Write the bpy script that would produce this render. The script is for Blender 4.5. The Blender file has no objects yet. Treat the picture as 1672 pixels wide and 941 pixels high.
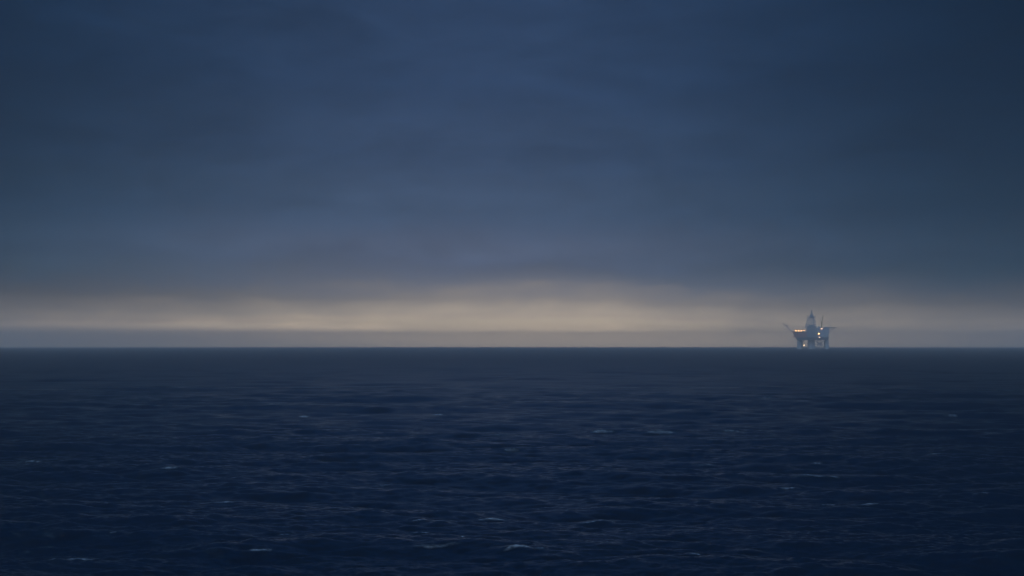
import bpy, bmesh, math, random
import numpy as np
from mathutils import Vector, Matrix

random.seed(11)
rng = np.random.default_rng(4)
scene = bpy.context.scene
COL = scene.collection
R = math.radians

EARTH = 6371000.0           # the sea curves away, so the horizon is a real one
EYE = 12.0                  # eye height above the water, metres
LENS, SENSOR = 50.0, 36.0
FPX = 1672 * LENS / SENSOR  # focal length in photo pixels
DIP = math.sqrt(2 * EYE / EARTH)


def smooth(a, b, x):
    t = np.clip((x - a) / (b - a), 0, 1)
    return t * t * (3 - 2 * t)


# ------------------------------------------------------------------ tagging
def tag(o, label=None, cat=None, group=None, kind=None):
    for k, v in (('label', label), ('category', cat), ('group', group), ('kind', kind)):
        if v:
            o[k] = v
    return o


# ------------------------------------------------------------------ materials
class NT:
    """Small helper around a node tree."""
    def __init__(self, tree):
        self.t = tree
        tree.nodes.clear()

    def n(self, kind, **kw):
        nd = self.t.nodes.new(kind)
        for k, v in kw.items():
            setattr(nd, k, v)
        return nd

    def link(self, a, b):
        self.t.links.new(a, b)

    def put(self, sock, v):
        if isinstance(v, bpy.types.NodeSocket):
            self.link(v, sock)
        else:
            sock.default_value = v

    def m(self, op, a, b=None, c=None, clamp=False):
        nd = self.n('ShaderNodeMath', operation=op, use_clamp=clamp)
        for i, v in enumerate((a, b, c)):
            if v is not None:
                self.put(nd.inputs[i], v)
        return nd.outputs[0]

    def rng(self, v, a, b, c=0.0, d=1.0, smoothstep=True):
        nd = self.n('ShaderNodeMapRange', interpolation_type='SMOOTHSTEP' if smoothstep else 'LINEAR')
        self.put(nd.inputs[0], v)
        for i, q in enumerate((a, b, c, d)):
            nd.inputs[i + 1].default_value = q
        return nd.outputs[0]

    def mix(self, f, a, b, mode='MIX'):
        nd = self.n('ShaderNodeMix', data_type='RGBA', blend_type=mode)
        self.put(nd.inputs[0], f)
        self.put(nd.inputs[6], a)
        self.put(nd.inputs[7], b)
        return nd.outputs[2]

    def noise(self, vec, scale, detail=3.0, rough=0.5, dist=0.0):
        nd = self.n('ShaderNodeTexNoise')
        self.put(nd.inputs['Vector'], vec)
        nd.inputs['Scale'].default_value = scale
        nd.inputs['Detail'].default_value = detail
        nd.inputs['Roughness'].default_value = rough
        nd.inputs['Distortion'].default_value = dist
        return nd.outputs[0]


def srgb(r, g, b):
    def f(c):
        c /= 255.0
        return c / 12.92 if c <= 0.04045 else ((c + 0.055) / 1.055) ** 2.4
    return (f(r), f(g), f(b), 1.0)


def paint(name, rgb, rough=0.6, metal=0.0, wear=0.25):
    m = bpy.data.materials.new(name)
    m.use_nodes = True
    t = NT(m.node_tree)
    out = t.n('ShaderNodeOutputMaterial')
    p = t.n('ShaderNodeBsdfPrincipled')
    tc = t.n('ShaderNodeTexCoord').outputs['Object']
    mp = t.n('ShaderNodeMapping')
    t.link(tc, mp.inputs[0])
    mp.inputs['Scale'].default_value = (0.25, 0.25, 0.07)
    nz = t.noise(mp.outputs[0], 1.0, 5.0, 0.65)
    f = t.rng(nz, 0.45, 0.75, 0.0, wear)
    c = t.mix(f, (*rgb, 1), (0.16, 0.085, 0.05, 1))
    t.link(c, p.inputs['Base Color'])
    p.inputs['Roughness'].default_value = rough
    p.inputs['Metallic'].default_value = metal
    t.link(p.outputs[0], out.inputs[0])
    return m


def lamp_mat(name, rgb, strength):
    m = bpy.data.materials.new(name)
    m.use_nodes = True
    t = NT(m.node_tree)
    out = t.n('ShaderNodeOutputMaterial')
    e = t.n('ShaderNodeEmission')
    e.inputs[0].default_value = (*rgb, 1)
    e.inputs[1].default_value = strength
    t.link(e.outputs[0], out.inputs[0])
    return m


M = dict(
    concrete=paint('concrete', (0.45, 0.43, 0.40), 0.85, 0, 0.2),
    steel=paint('grey_steel', (0.42, 0.42, 0.42), 0.55, 0, 0.3),
    dark=paint('dark_steel', (0.24, 0.235, 0.23), 0.6, 0, 0.3),
    red=paint('rust_red_paint', (0.40, 0.20, 0.15), 0.6, 0, 0.4),
    white=paint('white_paint', (0.55, 0.55, 0.53), 0.5, 0, 0.2),
    yellow=paint('yellow_paint', (0.50, 0.31, 0.05), 0.5, 0, 0.3),
    orange=paint('orange_paint', (0.55, 0.16, 0.03), 0.4, 0, 0.1),
    green=paint('deck_green', (0.06, 0.11, 0.08), 0.8, 0, 0.3),
    glass=paint('dark_window', (0.02, 0.025, 0.03), 0.1, 0, 0.0),
    amber=lamp_mat('amber_lamp', (1.0, 0.48, 0.15), 24.0),
    pink=lamp_mat('soft_lamp', (1.0, 0.58, 0.38), 7.5),
    pale=lamp_mat('pale_lamp', (1.0, 0.66, 0.34), 10.0),
)


# ------------------------------------------------------------------ mesh building
class MB:
    def __init__(self):
        self.bm = bmesh.new()

    def box(self, x0, x1, y0, y1, z0, z1, top=None, bottom=None):
        """Box; top/bottom = (dx0, dx1, dy0, dy1) push those edges inwards."""
        b = bottom or (0, 0, 0, 0)
        t = top or (0, 0, 0, 0)
        P = [(x0 + b[0], y0 + b[2], z0), (x1 - b[1], y0 + b[2], z0), (x1 - b[1], y1 - b[3], z0), (x0 + b[0], y1 - b[3], z0),
             (x0 + t[0], y0 + t[2], z1), (x1 - t[1], y0 + t[2], z1), (x1 - t[1], y1 - t[3], z1), (x0 + t[0], y1 - t[3], z1)]
        v = [self.bm.verts.new(p) for p in P]
        for f in ((0, 3, 2, 1), (4, 5, 6, 7), (0, 1, 5, 4), (1, 2, 6, 5), (2, 3, 7, 6), (3, 0, 4, 7)):
            self.bm.faces.new([v[i] for i in f])
        return self

    def tube(self, p, q, r0, r1=None, n=8):
        p, q = Vector(p), Vector(q)
        r1 = r0 if r1 is None else r1
        z = (q - p).normalized()
        x = z.orthogonal().normalized()
        y = z.cross(x)
        a, b = [], []
        for i in range(n):
            an = 2 * math.pi * i / n
            d = x * math.cos(an) + y * math.sin(an)
            a.append(self.bm.verts.new(p + d * r0))
            b.append(self.bm.verts.new(q + d * r1))
        for i in range(n):
            j = (i + 1) % n
            self.bm.faces.new((a[i], a[j], b[j], b[i]))
        self.bm.faces.new(a[::-1])
        self.bm.faces.new(b)
        return self

    def lathe(self, cx, cy, prof, n=24):
        rings = []
        for r, z in prof:
            rings.append([self.bm.verts.new((cx + r * math.cos(2 * math.pi * i / n), cy + r * math.sin(2 * math.pi * i / n), z)) for i in range(n)])
        for a, b in zip(rings, rings[1:]):
            for i in range(n):
                j = (i + 1) % n
                self.bm.faces.new((a[i], a[j], b[j], b[i]))
        self.bm.faces.new(rings[0][::-1])
        self.bm.faces.new(rings[-1])
        return self

    def truss(self, p, q, w0, w1, n, rl, rb, up=(0, 0, 1)):
        """Four-chord lattice from p to q."""
        p, q = Vector(p), Vector(q)
        z = (q - p).normalized()
        x = z.cross(Vector(up))
        if x.length < 1e-3:
            x = Vector((1, 0, 0))
        x.normalize()
        y = z.cross(x)
        st = []
        for k in range(n + 1):
            t = k / n
            c = p.lerp(q, t)
            w = w0 + (w1 - w0) * t
            st.append([c + x * (sx * w / 2) + y * (sy * w / 2) for sx, sy in ((-1, -1), (1, -1), (1, 1), (-1, 1))])
        for i in range(4):
            self.tube(st[0][i], st[-1][i], rl, rl, 6)
        for k in range(n):
            for i in range(4):
                j = (i + 1) % 4
                self.tube(st[k][i], st[k][j], rb, rb, 4)
                a, b = (i, j) if k % 2 else (j, i)
                self.tube(st[k][a], st[k + 1][b], rb, rb, 4)
        for i in range(4):
            self.tube(st[n][i], st[n][(i + 1) % 4], rb, rb, 4)
        return self

    def build(self, name, mat, parent=None, smooth_=False):
        bmesh.ops.recalc_face_normals(self.bm, faces=self.bm.faces)
        me = bpy.data.meshes.new(name)
        self.bm.to_mesh(me)
        self.bm.free()
        me.materials.append(mat)
        if smooth_:
            for f in me.polygons:
                f.use_smooth = len(f.vertices) == 4
        o = bpy.data.objects.new(name, me)
        COL.objects.link(o)
        if parent:
            o.parent = parent
        return o


# ------------------------------------------------------------------ camera
cam_d = bpy.data.cameras.new('camera')
cam_d.lens, cam_d.sensor_width = LENS, SENSOR
cam_d.clip_start, cam_d.clip_end = 0.5, 100000.0
cam = bpy.data.objects.new('camera', cam_d)
COL.objects.link(cam)
PITCH = (567.0 - 470.5) / FPX - DIP
cam.location = (0, 0, EYE)
cam.rotation_euler = (math.pi / 2 + PITCH, 0, 0)
scene.camera = cam


def sea_point(px, py):
    """Where the sight line through a photo pixel meets the sea."""
    dep = (py - 470.5) / FPX - PITCH
    r = EYE / dep
    for _ in range(6):
        r = (EYE + r * r / (2 * EARTH)) / dep
    return (px - 836.0) / FPX * r, r


# ------------------------------------------------------------------ sky
def build_world():
    w = bpy.data.worlds.new('World')
    scene.world = w
    w.use_nodes = True
    w.cycles.sampling_method = 'MANUAL'
    w.cycles.sample_map_resolution = 2048
    t = NT(w.node_tree)
    out = t.n('ShaderNodeOutputWorld')
    bg = t.n('ShaderNodeBackground')
    gen = t.n('ShaderNodeTexCoord').outputs['Generated']
    sep = t.n('ShaderNodeSeparateXYZ')
    t.link(gen, sep.inputs[0])
    X, Y, Z = sep.outputs
    deg = 57.29578
    el = t.m('MULTIPLY', t.m('ARCSINE', Z), deg)
    az = t.m('MULTIPLY', t.m('ARCTAN2', X, Y), deg)

    # cloud texture: long soft layers of stratus
    def layer(sx, sz, off, scale, detail, rough, dist=0.0):
        mp = t.n('ShaderNodeMapping')
        t.link(gen, mp.inputs[0])
        mp.inputs['Scale'].default_value = (sx, sx, sz)
        mp.inputs['Location'].default_value = off
        mp.inputs['Rotation'].default_value = (0, R(1.5), 0)
        return t.noise(mp.outputs[0], scale, detail, rough, dist)
    big = layer(3.2, 11.0, (3.1, 1.7, 0.4), 1.0, 4.0, 0.5, 0.4)
    mid = layer(12.0, 36.0, (7.3, 2.2, 5.1), 1.0, 5.0, 0.55, 0.6)
    fine = layer(26.0, 110.0, (1.3, 9.2, 2.1), 1.0, 4.0, 0.6, 0.3)
    bigc = t.m('SUBTRACT', big, 0.5)
    midc = t.m('SUBTRACT', mid, 0.5)
    finec = t.m('SUBTRACT', fine, 0.5)

    # ragged cloud base: shift the elevation that the layer colours are read at
    warp = t.m('ADD', t.m('MULTIPLY', bigc, 1.6), t.m('ADD', t.m('MULTIPLY', midc, 1.1), t.m('MULTIPLY', finec, 0.4)))
    warp = t.m('MULTIPLY', warp, t.rng(el, 0.0, 3.0, 0.25, 1.0))
    warp = t.m('ADD', warp, t.rng(az, -14.0, -2.0, -0.2, 0.15))
    elw = t.m('ADD', el, warp)

    # cloud deck brightness by elevation (overcast dusk, brighter overhead)
    ramp = t.n('ShaderNodeValToRGB')
    ramp.color_ramp.interpolation = 'EASE'
    stops = [(0.0, (92, 98, 116)), (2.6, (98, 104, 122)), (3.8, (86, 97, 122)), (5.6, (66, 84, 112)), (8.0, (55, 74, 104)),
             (11.0, (45, 65, 96)), (15.0, (42, 62, 93)), (24.0, (36, 71, 122)), (40.0, (44, 76, 120)), (90.0, (84, 108, 142))]
    cr = ramp.color_ramp
    while len(cr.elements) < len(stops):
        cr.elements.new(0.5)
    for e, (d, c) in zip(cr.elements, stops):
        e.position = math.sqrt(d / 90.0)
        e.color = srgb(*c)
    pos = t.m('SQRT', t.m('DIVIDE', t.m('MAXIMUM', elw, 0.0), 90.0))
    t.link(pos, ramp.inputs[0])
    cloud = ramp.outputs[0]
    # light and dark of the layers
    mod = t.m('ADD', 1.0, t.m('ADD', t.m('MULTIPLY', bigc, 0.75), t.m('ADD', t.m('MULTIPLY', midc, 0.62), t.m('MULTIPLY', finec, 0.28))))
    vm = t.n('ShaderNodeVectorMath', operation='SCALE')
    t.link(cloud, vm.inputs[0])
    t.link(mod, vm.inputs['Scale'])
    cloud = vm.outputs[0]

    # clear strip under the deck: twilight sky, its own glow over the air's
    sky = t.n('ShaderNodeTexSky', sky_type='NISHITA')
    sky.sun_disc = False
    sky.sun_elevation = R(3.0)
    sky.sun_rotation = R(2.0)
    sky.air_density, sky.dust_density, sky.ozone_density = 1.0, 2.0, 3.0
    hs = t.n('ShaderNodeHueSaturation')
    hs.inputs['Saturation'].default_value = 0.5
    hs.inputs['Value'].default_value = 0.006
    t.link(sky.outputs[0], hs.inputs['Color'])
    sr = t.n('ShaderNodeValToRGB')
    sr.color_ramp.interpolation = 'LINEAR'
    el_ = sr.color_ramp.elements
    while len(el_) < len(STRIP):
        el_.new(0.5)
    for e, (d, c_) in zip(el_, STRIP):
        e.position = d / 4.0
        e.color = (*c_, 1)
    t.link(t.m('DIVIDE', t.m('MAXIMUM', elw, 0.0), 4.0), sr.inputs[0])
    strip = t.mix(1.0, sr.outputs[0], hs.outputs[0], 'ADD')
    gap = t.rng(elw, 1.2, 3.3, 1.0, 0.0)

    # dusk glow dies away to both sides; lens darkening painted into clouds too
    def fall(sig, floor, mid_az):
        q = t.m('DIVIDE', t.m('SUBTRACT', az, mid_az), sig)
        g = t.m('EXPONENT', t.m('MULTIPLY', t.m('MULTIPLY', q, q), -1.0))
        return t.m('ADD', t.m('MULTIPLY', g, 1 - floor), floor)

    def sides(sig, floor, mid_az):
        cmb = t.n('ShaderNodeCombineXYZ')
        for i in range(3):
            t.link(fall(sig[i], floor[i], mid_az), cmb.inputs[i])
        return cmb.outputs[0]
    strip = t.mix(1.0, strip, sides((15.2, 15.4, 16.3), (0.10, 0.10, 0.11), 1.8), 'MULTIPLY')
    wide = sides((14.6, 16.2, 16.8), (0.02, 0.13, 0.18), -2.2)
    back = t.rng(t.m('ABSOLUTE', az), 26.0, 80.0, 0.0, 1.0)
    wide = t.mix(back, wide, BACK_FILL)
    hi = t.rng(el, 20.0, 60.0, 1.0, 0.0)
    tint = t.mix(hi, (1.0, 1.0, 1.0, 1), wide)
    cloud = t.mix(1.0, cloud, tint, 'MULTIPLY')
    col = t.mix(gap, cloud, strip)
    t.link(col, bg.inputs[0])
    bg.inputs[1].default_value = 1.0
    t.link(bg.outputs[0], out.inputs[0])


STRIP = [(0.0, (3.0, 2.25, 1.45)), (0.3, (3.7, 2.7, 1.6)), (0.6, (3.4, 2.5, 1.46)), (0.85, (1.85, 1.4, 0.86)), (1.25, (0.90, 0.72, 0.50)),
         (1.9, (0.37, 0.315, 0.255)), (2.7, (0.175, 0.195, 0.25)), (4.0, (0.1, 0.125, 0.19))]
BACK_FILL = (20.0, 14.0, 9.2, 1)  # added unseen brightness in the sky behind the camera, lighting platform and haze
build_world()

sun_d = bpy.data.lights.new('sun', 'SUN')
sun_d.energy = 0.003
sun_d.angle = R(30)
sun_d.color = (1.0, 0.80, 0.62)
sun = bpy.data.objects.new('sun', sun_d)
COL.objects.link(sun)
sun.rotation_euler = (Vector((-math.sin(R(2)), -math.cos(R(2)), -math.sin(R(3))))).to_track_quat('-Z', 'Y').to_euler()


# ------------------------------------------------------------------ sea
def wave_tile(L, N, lmin, lmax, slope, heading, spread, seed):
    """Random wind-sea tile holding wavelengths lmin..lmax: height, two choppy offsets, folding."""
    g = np.random.default_rng(seed)
    k1 = np.fft.fftfreq(N, L / N) * 2 * np.pi
    kx, ky = np.meshgrid(k1, k1, indexing='xy')
    k = np.hypot(kx, ky)
    k[0, 0] = 1
    lam = 2 * np.pi / k
    band = smooth(lmin * 0.8, lmin * 1.2, lam) * (1 - smooth(lmax * 0.8, lmax * 1.2, lam))
    ang = np.arctan2(ky, kx) - heading
    d = np.abs(np.cos(ang)) ** spread
    amp = np.sqrt(k ** -4.0 * np.exp(-(2 * np.pi / 34.0 / k) ** 2)) * band * d
    amp[0, 0] = 0
    h = amp * (g.normal(size=(N, N)) + 1j * g.normal(size=(N, N)))
    f = lambda a: np.real(np.fft.ifft2(a)) * N * N
    sx, sy = f(1j * kx * h), f(1j * ky * h)
    s = slope / math.sqrt(float(np.mean(sx ** 2 + sy ** 2)))
    h *= s
    H = f(h)
    DX, DY = f(-1j * kx / k * h), f(-1j * ky / k * h)
    J = f(kx * kx / k * h) + f(ky * ky / k * h)
    return H, DX, DY, J


def sample(tile, L, rot, x, y):
    c, s = math.cos(rot), math.sin(rot)
    u, v = (c * x + s * y) / L, (-s * x + c * y) / L
    N = tile[0].shape[0]
    fu, fv = (u % 1.0) * N, (v % 1.0) * N
    i, j = np.floor(fu).astype(int), np.floor(fv).astype(int)
    a, b = fu - i, fv - j
    i0, j0, i1, j1 = i % N, j % N, (i + 1) % N, (j + 1) % N
    o = [T[j0, i0] * (1 - a) * (1 - b) + T[j0, i1] * a * (1 - b) + T[j1, i0] * (1 - a) * b + T[j1, i1] * a * b for T in tile]
    dx, dy = o[1], o[2]
    return o[0], c * dx - s * dy, s * dx + c * dy, o[3]


# breaking crests seen in the photograph: pixel, width in pixels, slant, strength
CRESTS = [(122, 909, 64, .10, .8), (432, 899, 30, .16, 1), (470, 873, 20, .05, .7), (366, 823, 30, .2, .9), (276, 771, 34, .02, .6),
          (312, 770, 20, 0, .6), (60, 752, 28, .0, .9), (497, 681, 16, 0, 1), (612, 650, 22, -.02, .9), (715, 674, 22, .1, .9),
          (450, 661, 36, -.03, .4), (686, 856, 24, .18, .9), (722, 858, 26, .15, .6), (687, 870, 26, -.08, 1), (755, 876, 12, .0, 1),
          (800, 850, 46, .02, 1), (715, 896, 70, .05, .35), (850, 904, 36, .08, 1), (836, 739, 20, 0, .55), (828, 713, 46, .0, .4),
          (993, 672, 18, 0, .9), (1082, 710, 50, .05, .7), (985, 708, 34, -.04, .6), (1195, 707, 30, .02, .8), (1070, 641, 14, 0, .8),
          (1330, 782, 66, -.03, .8), (1286, 798, 28, -.1, .9), (1331, 758, 20, .06, .8), (1353, 828, 26, -.04, 1), (1415, 827, 36, .08, .9),
          (975, 850, 52, .14, .8), (1135, 906, 24, .03, .8), (1528, 745, 34, 0, .7), (1600, 814, 24, .0, .5), (1606, 828, 26, .05, .7),
          (1420, 624, 20, 0, .6), (705, 606, 24, 0, .4), (1470, 643, 40, 0, .5), (880, 903, 16, .05, .4), (200, 870, 20, .05, .4),
          (540, 770, 26, .03, .4), (1090, 640, 12, 0, .5), (930, 640, 26, 0, .4), (1010, 612, 20, 0, .4), (270, 610, 24, 0, .3),
          (1550, 680, 24, 0, .4), (1250, 650, 24, 0, .4), (330, 700, 30, 0, .3), (620, 790, 30, .05, .4), (1150, 760, 36, .03, .35)]


def build_sea():
    px = 2 * math.atan(SENSOR / 2 / LENS) / 1024
    # azimuths: one column per rendered pixel ahead, opening up to the sides and behind
    half = list(np.arange(0, R(24), px * 0.95))
    step = px
    while half[-1] < math.pi - 0.05:
        step = min(step * 1.10, R(4))
        half.append(half[-1] + step)
    half = np.array(half)
    half = half[half < math.pi - 0.03]
    azs = np.concatenate((-half[:0:-1], half, [math.pi]))
    # distances: even steps in the picture, then on past the horizon
    fr = FPX * 1024 / 1672
    near = np.geomspace(1.0, 48.0, 26)[:-1]
    deps = np.arange(EYE / 48.0, 5.0 / fr, -1 / fr / 3.8)
    mid_ = EYE / deps
    far = np.geomspace(mid_[-1] * 1.04, 13000.0, 90)
    rs = np.concatenate((near, mid_, far))
    A, RR = np.meshgrid(azs, rs, indexing='xy')
    nr, nc = A.shape
    x0, y0 = RR * np.sin(A), RR * np.cos(A)
    drow = np.gradient(rs)[:, None] * np.ones((1, nc))
    dcol = np.abs(np.gradient(np.unwrap(azs)))[None, :] * RR
    dcol[:, -1] = dcol[:, -2]
    sp = np.maximum(drow, dcol * 1.5)
    z = np.zeros_like(x0)
    dx = np.zeros_like(x0)
    dy = np.zeros_like(x0)
    fold = np.zeros_like(x0)
    wind = R(-98)
    for (L, N, lo, hi, slope, rot, chop, spread, seed) in (
            (640.0, 512, 9.0, 60.0, 0.07, 0.3, 0.9, 3.0, 1), (173.0, 512, 2.6, 9.0, 0.12, 1.1, 0.9, 2.0, 2),
            (41.0, 512, 0.7, 2.6, 0.20, -0.5, 0.7, 1.5, 3), (11.3, 256, 0.2, 0.7, 0.19, 0.8, 0.4, 1.0, 4)):
        tile = wave_tile(L, N, lo, hi, slope, wind - rot, spread, seed)
        H, a, b, J = sample(tile, L, rot, x0, y0)
        f = 1 - smooth(0.25 * math.sqrt(lo * hi), 0.75 * math.sqrt(lo * hi), sp)
        z += H * f
        dx += a * f * chop
        dy += b * f * chop
        fold += J * f * (1.0 if lo > 2 else 0.35)
    x, y = x0 + dx, y0 + dy
    # crests that break
    foam = smooth(0.62, 0.95, fold) * 0.55
    g = np.random.default_rng(9)
    for (cx, cy, wpx, slant, s) in CRESTS:
        X, Y = sea_point(cx, cy)
        hw = max(wpx / FPX * Y / 2, 0.25)
        depth_px = Y * Y / EYE / FPX          # metres of sea per photo pixel, in depth
        tilt = -slant * 2.2
        u = (x0 - X)
        win = np.abs(u) < hw * 3.0
        win &= np.abs(y0 - Y) < 9.0
        idx = np.nonzero(win)
        if len(idx[0]) == 0:
            continue
        uu = u[idx] / hw
        wig = 0.25 * np.sin(uu * 2.3 + cx) + 0.13 * np.sin(uu * 6.1 + cy)
        vv = (y0[idx] - Y) + tilt * u[idx] * 0.8 - wig * 0.15
        hgt = (0.10 + 0.09 * s) * min(1.0, 0.55 + hw / 3.0) * min(1.0, 130.0 / Y)
        env = np.exp(-np.abs(uu) ** 2.6 * 0.6)
        wdt = 0.75 + 0.2 * hw
        ridge = np.where(vv < 0, np.exp(-(vv / (0.42 * wdt)) ** 2), np.exp(-(vv / (1.25 * wdt)) ** 2))
        trough = np.exp(-((vv + 1.5 * wdt) / (0.9 * wdt)) ** 2)
        z[idx] += (hgt * ridge - 0.45 * hgt * trough) * env
        # foam spills down the near face, torn into pieces along the crest
        wd = max(0.10, 0.24 * depth_px)
        tear = 0.75 + 0.35 * np.sin(uu * 3.3 + cx * 1.7) * np.sin(uu * 5.9 + cy)
        fe = np.exp(-np.abs(uu) ** 4) * np.exp(-((vv + 0.06) / wd) ** 2) * np.clip(tear, 0, 1.2) * s * 0.38
        foam[idx] = np.maximum(foam[idx], fe)
    z -= (x0 ** 2 + y0 ** 2) / (2 * EARTH)
    co = np.stack((x, y, z), -1).reshape(-1, 3)
    co = np.concatenate((co, [[0, 0, 0]])).astype(np.float32)
    fo = np.concatenate((np.clip(foam, 0, 1).reshape(-1), [0])).astype(np.float32)
    i = np.arange(nr - 1)[:, None] * nc
    j = np.arange(nc)[None, :]
    jn = (j + 1) % nc
    quads = np.stack((i + j, i + nc + j, i + nc + jn, i + jn), -1).reshape(-1, 4)[:, ::-1]
    ctr = nr * nc
    tris = np.stack((np.full(nc, ctr), np.arange(nc), (np.arange(nc) + 1) % nc), -1)[:, ::-1]
    me = bpy.data.meshes.new('sea')
    nq, nt = len(quads), len(tris)
    me.vertices.add(len(co))
    me.vertices.foreach_set('co', co.ravel())
    me.loops.add(nq * 4 + nt * 3)
    me.loops.foreach_set('vertex_index', np.concatenate((quads.ravel(), tris.ravel())).astype(np.int32))
    me.polygons.add(nq + nt)
    me.polygons.foreach_set('loop_start', np.concatenate((np.arange(nq) * 4, nq * 4 + np.arange(nt) * 3)).astype(np.int32))
    me.polygons.foreach_set('use_smooth', np.ones(nq + nt, dtype=bool))
    me.update(calc_edges=True)
    at = me.attributes.new('foam', 'FLOAT', 'POINT')
    at.data.foreach_set('value', fo)
    o = bpy.data.objects.new('sea', me)
    COL.objects.link(o)
    tag(o, kind='structure')
    if me.polygons[nq // 2].normal.z < 0:
        me.flip_normals()

    m = bpy.data.materials.new('sea_water')
    m.use_nodes = True
    t = NT(m.node_tree)
    out = t.n('ShaderNodeOutputMaterial')
    p = t.n('ShaderNodeBsdfPrincipled')
    p.inputs['Base Color'].default_value = (0.0003, 0.0058, 0.0145, 1)
    p.inputs['IOR'].default_value = 1.333
    geo = t.n('ShaderNodeNewGeometry').outputs['Position']
    mp = t.n('ShaderNodeMapping')
    t.link(geo, mp.inputs[0])
    mp.inputs['Scale'].default_value = (0.55, 1.0, 1.0)
    mp.inputs['Rotation'].default_value = (0, 0, R(8))
    ripple = t.noise(mp.outputs[0], 3.2, 5.0, 0.62, 0.3)
    swell = t.noise(mp.outputs[0], 0.16, 6.0, 0.6, 0.4)
    dist = t.n('ShaderNodeVectorMath', operation='LENGTH')
    t.link(geo, dist.inputs[0])
    # chop too small to see at its distance acts as gloss
    farw = t.rng(dist.outputs['Value'], 150.0, 1200.0, 0.0, 1.0)
    t.link(t.m('ADD', 0.25, t.m('MULTIPLY', farw, 0.17)), p.inputs['Roughness'])
    hgt = t.m('ADD', t.m('MULTIPLY', ripple, 0.05), t.m('MULTIPLY', t.m('MULTIPLY', swell, 0.6), farw))
    bmp = t.n('ShaderNodeBump')
    bmp.inputs['Strength'].default_value = 1.0
    bmp.inputs['Distance'].default_value = 1.0
    t.link(hgt, bmp.inputs['Height'])
    t.link(bmp.outputs[0], p.inputs['Normal'])
    # foam, broken up by a fine noise
    att = t.n('ShaderNodeAttribute', attribute_name='foam').outputs['Fac']
    lace = t.noise(geo, 5.0, 5.0, 0.7)
    ff = t.m('MULTIPLY', att, t.rng(lace, 0.32, 0.62, 0.25, 1.15), clamp=True)
    d = t.n('ShaderNodeBsdfDiffuse')
    d.inputs[0].default_value = (0.90, 0.86, 0.80, 1)
    ms = t.n('ShaderNodeMixShader')
    t.link(ff, ms.inputs[0])
    t.link(p.outputs[0], ms.inputs[1])
    t.link(d.outputs[0], ms.inputs[2])
    t.link(ms.outputs[0], out.inputs[0])
    me.materials.append(m)
    return o


sea = build_sea()

# ------------------------------------------------------------------ haze
HAZE_DENSITY = 0.000235
hb = MB()
hb.box(-13300, 13300, -13300, 13300, -15.5, 121.0)
hm = bpy.data.materials.new('sea_haze')
hm.use_nodes = True
ht = NT(hm.node_tree)
ho = ht.n('ShaderNodeOutputMaterial')
hv = ht.n('ShaderNodeVolumePrincipled')
hv.inputs['Color'].default_value = (1.0, 0.95, 0.86, 1)
hv.inputs['Density'].default_value = HAZE_DENSITY
hv.inputs['Anisotropy'].default_value = 0.68
ht.link(hv.outputs[0], ho.inputs['Volume'])
haze = hb.build('haze', hm)
tag(haze, kind='stuff')
hm.cycles.homogeneous_volume = True if hasattr(hm.cycles, 'homogeneous_volume') else None

# ------------------------------------------------------------------ the platform
RIG_Y = 4200.0
MPX = RIG_Y / FPX
rig_x = (1325 - 836) / FPX * RIG_Y
rig_r = math.hypot(rig_x, RIG_Y)
rig = bpy.data.objects.new('oil_platform', None)
COL.objects.link(rig)
rig.location = (rig_x, RIG_Y, -rig_r ** 2 / (2 * EARTH))
rig.rotation_euler = (0, 0, -math.atan2(rig_x, RIG_Y))
tag(rig, 'offshore oil platform with tall derrick and lit amber lamps, standing in the hazy sea', 'oil platform')


def shaft(u, w, r0, r1, top):
    return MB().lathe(u, w, [(r0 * 1.05, -25), (r0, 0), ((r0 * .6 + r1 * .4), 9), (r1, top - 3), (r1 * 1.12, top)], 28).build('shaft', M['concrete'], rig, True)


s_left = shaft(-34.5, 2, 9.2, 7.8, 30)
s_mid = shaft(-1, 6, 12.0, 10.4, 30)
s_right = shaft(42.5, 2, 7.6, 6.4, 30)

# cellar deck with sloping brackets, then the main decks
MB().box(-47, 50, -28, 30, 26, 34, bottom=(4, 3, 4, 4)).build('cellar_deck', M['dark'], rig)
MB().box(-54.5, -15, -32, 34, 34, 49.5, bottom=(5.5, 0, 3, 3)).build('process_module', M['red'], rig)
MB().box(-55.5, -14.6, -33, 35, 49.5, 50.9).build('weather_deck', M['steel'], rig)
mm = MB()
mm.box(-15, 15, -30, 32, 34, 61)
mm.box(-13.5, 12, -18, 20, 61.01, 66)
mm.box(-8.5, 9.5, -12, 14, 66.01, 71.5, top=(2, 2, 2, 2))
mm.build('drill_floor', M['dark'], rig)
lq = MB().box(15.02, 52, -30, 28, 34, 61.2, bottom=(0, 4, 2, 2)).build('living_quarters', M['steel'], rig)
for k, zz in enumerate((39.5, 46.0, 52.5)):
    for q in range(7):
        u0 = 26 + q * 3.4
        f = MB().box(u0 - 1.15, u0 + 1.15, -30.25, -28.2, zz, zz + 1.9).build('window', M['white'], lq)
MB().box(15.2, 53.2, -31.2, 29, 61.21, 62.4).build('roof_deck', M['steel'], rig)
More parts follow.
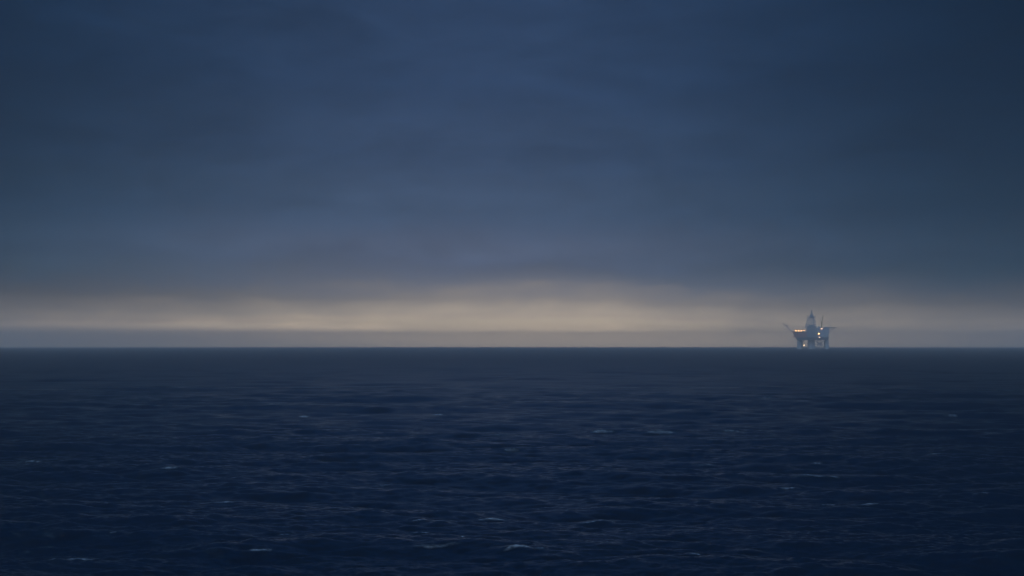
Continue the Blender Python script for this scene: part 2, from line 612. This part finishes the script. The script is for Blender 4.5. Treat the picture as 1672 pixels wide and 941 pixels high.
# machinery and stores on the decks
for (u0, u1, w0, w1, z0, z1, nm, mt) in (
        (-52, -46, -4, 8, 50.95, 53.6, 'container', 'orange'), (-45, -39, 6, 18, 50.95, 53.6, 'container', 'red'),
        (-37, -31, -2, 10, 50.95, 53.4, 'container', 'white'), (-28, -19, 0, 16, 50.95, 55.5, 'pump_house', 'steel'),
        (18, 25, -8, 8, 62.45, 66.0, 'control_room', 'white'), (36, 47, 2, 16, 62.45, 65.0, 'plant_room', 'steel')):
    MB().box(u0, u1, w0, w1, z0, z1).build(nm, M[mt], rig)
for u in (-50, -43, -26):
    MB().tube((u, 20, 50.95), (u, 20, 58.0 if u == -26 else 55.5), 0.7, 0.6, 10).build('vent_stack', M['dark'], rig)

# railings along the deck edges
def railing(u0, u1, w, z, n):
    b = MB()
    for zz in (0.55, 1.1):
        b.tube((u0, w, z + zz), (u1, w, z + zz), 0.06, 0.06, 4)
    for k in range(n + 1):
        u = u0 + (u1 - u0) * k / n
        b.tube((u, w, z), (u, w, z + 1.1), 0.06, 0.06, 4)
    return b.build('railing', M['yellow'], rig)


railing(-55, -16, -32.7, 50.9, 20)
railing(16, 53, -31, 62.4, 20)

# bracing and conductors between the shafts
b = MB()
for w in (-8, 12):
    b.tube((8, w, 4), (38, w, 26), 0.9, 0.9, 8)
    b.tube((38, w, 4), (8, w, 26), 0.9, 0.9, 8)
    b.tube((8, w, 13.8), (38, w, 13.8), 0.8, 0.8, 8)
b.build('bracing', M['steel'], rig)
for k in range(6):
    u = 15.5 + k * 2.6
    MB().tube((u, -2, -25), (u, -2, 27), 0.55, 0.55, 8).build('conductor', M['dark'], rig)
st = MB().truss((-24, -12, -2), (-24, -12, 27), 4.0, 4.0, 6, 0.35, 0.2).build('stair_tower', M['yellow'], rig)
MB().box(-29, -19.5, -16, -6.5, 7.2, 8.0).build('boat_landing', M['steel'], rig)

# derrick
d = MB()
B0, B1 = (-17.5, 14.0, -13.0, 15.0), (-8.5, 8.8, -7.5, 9.5)
z0, z1 = 62.5, 94.0
lv = 6
def corner(i, t):
    ua, ub, wa, wb = [B0[q] + (B1[q] - B0[q]) * t for q in range(4)]
    return Vector(((ua, wa), (ub, wa), (ub, wb), (ua, wb))[i] + (z0 + (z1 - z0) * t,))
for i in range(4):
    d.tube(corner(i, 0), corner(i, 1), 0.95, 0.75, 6)
    j = (i + 1) % 4
    for k in range(lv):
        t0, t1 = k / lv, (k + 1) / lv
        d.tube(corner(i, t1), corner(j, t1), 0.36, 0.36, 5)
        d.tube(corner(i, t0), corner(j, t1), 0.3, 0.3, 5)
        d.tube(corner(j, t0), corner(i, t1), 0.3, 0.3, 5)
derrick = d.build('derrick', M['steel'], rig)
cp = MB()
cp.box(-10.8, 11.2, -9, 11, 94.02, 95.4)
cp.box(-7.0, 7.4, -6, 8, 90.3, 94.0, bottom=(1.2, 1.2, 1, 1))
for sx in (-10.5, 10.9):
    cp.box(sx - .3, sx + .3, -9, 11, 95.41, 97.2)
cp.build('crown_platform', M['dark'], derrick)
cb = MB().box(-6.2, 6.6, -5, 7, 95.42, 103.0, top=(3.2, 3.2, 2.4, 2.4)).build('crown_block', M['dark'], derrick)
gp = MB()
gp.truss((0.3, 1, 103), (0.3, 1, 113), 5.4, 2.0, 4, 0.45, 0.3, up=(0, 1, 0))
gp.tube((0.3, 1, 103), (0.3, 1, 118.5), 0.7, 0.35, 8)
gp.build('gin_pole', M['dark'], derrick)
tb = MB()
tb.box(-2.6, 0.4, -.5, 2.5, 78, 84, top=(.6, .6, .6, .6), bottom=(.8, .8, .8, .8))
for uu in (-2.0, -0.2):
    tb.tube((uu, 1, 84), (uu, 1, 94), 0.28, 0.28, 5)
tb.tube((-1.1, 1, 66), (-1.1, 1, 78), 0.7, 0.7, 8)
tb.build('travelling_block', M['yellow'], derrick)
MB().tube((-18.2, -14, 62.4), (-10.2, -10, 100), 0.55, 0.45, 6).build('standpipe', M['dark'], derrick)
rk = MB()
for k in range(5):
    rk.tube((4.4 + k * .9, 2, 70), (4.0 + k * .8, 2, 91), 0.3, 0.3, 5)
rk.build('pipe_rack', M['steel'], derrick)

# flare boom over the left edge
fb = MB().truss((-54, -6, 49), (-80, -10, 73.5), 3.0, 1.5, 9, 0.3, 0.17).build('flare_boom', M['steel'], rig)
ft = MB()
ft.tube((-80, -10, 73.5), (-81.5, -10.2, 77), 0.7, 0.9, 8)
ft.build('flare_tip', M['dark'], fb)
MB().box(-73.5, -68.5, -11, -7, 67.2, 71.0).build('heat_shield', M['dark'], fb)

# pedestal crane on the right-hand roof
cr_ = MB().tube((29.5, -12, 62.4), (29.5, -12, 76.5), 1.9, 1.6, 12)
cr_ = cr_.build('crane', M['yellow'], rig)
MB().box(26.8, 31.5, -15, -9, 76.51, 81.0, top=(.8, .8, .4, .4)).build('cab', M['yellow'], cr_)
MB().truss((30.5, -12, 79), (33.4, -12, 97.5), 2.2, 1.2, 8, 0.34, 0.2).build('boom', M['yellow'], cr_)
bs = MB()
bs.tube((27.4, -12, 81), (25.4, -12, 88.5), 0.35, 0.3, 6)
bs.tube((25.4, -12, 88.5), (33.2, -12, 96.5), 0.16, 0.16, 5)
bs.build('backstay', M['dark'], cr_)
# smaller crane by the derrick's left
# helideck on brackets over the right edge
hd = MB().lathe(58.5, -12, [(13.6, 62.0), (14.2, 62.6), (14.2, 63.4)], 8).build('helideck', M['green'], rig)
for w in (-20, -4):
    hs_ = MB()
    hs_.tube((50.0, w, 48), (66, w, 62), 0.85, 0.7, 8)
    hs_.tube((51.5, w, 55), (58, w, 62), 0.6, 0.6, 8)
    hs_.build('helideck_bracket', M['steel'], hd)
hn = MB()
for k in range(8):
    a0, a1 = 2 * math.pi * k / 8, 2 * math.pi * (k + 1) / 8
    P = [(58.5 + r_ * math.cos(a), -12 + r_ * math.sin(a)) for r_, a in ((14.2, a0), (15.8, a0), (14.2, a1), (15.8, a1))]
    hn.tube((*P[1], 63.6), (*P[3], 63.6), 0.14, 0.14, 4)
    hn.tube((*P[0], 63.2), (*P[1], 63.6), 0.14, 0.14, 4)
hn.build('safety_net', M['steel'], hd)
# lifeboats under the left edge
for w in (-20, -6, 8):
    lb = MB().lathe(0, 0, [(0.3, -5), (1.3, -4), (1.8, -1.5), (1.8, 1.5), (1.3, 4), (0.3, 5)], 12).build('lifeboat', M['orange'], rig, True)
    lb.rotation_euler = (R(90), 0, 0)
    lb.location = (-52.6, w, 36.2)


# lamps: housing, bracket and glowing lens
def lamp(u, z, w, mat, width, height, post=0.0):
    h = MB().box(u - width / 2 - .3, u + width / 2 + .3, w, w + 1.1, z - height / 2 - .3, z + height / 2 + .3, bottom=(0, 0, 0, .2))
    if post:
        h.tube((u, w + .6, z - height / 2 - .25), (u, w + .6, z - post), 0.22, 0.26, 6)
    h = h.build('floodlight', M['dark'], rig)
    MB().box(u - width / 2, u + width / 2, w - .18, w - .01, z - height / 2, z + height / 2).build('lens', mat, h)
    return h


for u, wd_ in ((-45.6, 2.2), (-36.8, 1.7), (-29.2, 1.6), (-21.8, 1.6)):
    lamp(u, 53.6, -33.0, M['amber'], wd_, 2.0, post=2.75)
lamp(28.6, 58.8, -31.4, M['pink'], 4.6, 1.6)
lamp(20.8, 45.0, -31.3, M['amber'], 3.0, 2.6)
lamp(22.4, 33.2, -31.3, M['pink'], 2.4, 2.2)
lamp(-22.3, 10.4, -14.5, M['pale'], 2.0, 2.8, post=2.4)

# ------------------------------------------------------------------ render settings
scene.render.engine = 'CYCLES'
c = scene.cycles
c.max_bounces = 6
c.diffuse_bounces = 2
c.glossy_bounces = 3
c.volume_bounces = 3
c.transmission_bounces = 2
c.sample_clamp_indirect = 0.5
c.use_denoising = True
c.denoiser = 'OPENIMAGEDENOISE'
c.denoising_input_passes = 'RGB_ALBEDO_NORMAL'
c.denoising_prefilter = 'ACCURATE'
c.filter_width = 1.5
vs = scene.view_settings
vs.view_transform = 'Standard'
vs.look = 'None'
vs.exposure = 0.0
vs.gamma = 1.0
vs.use_curve_mapping = False
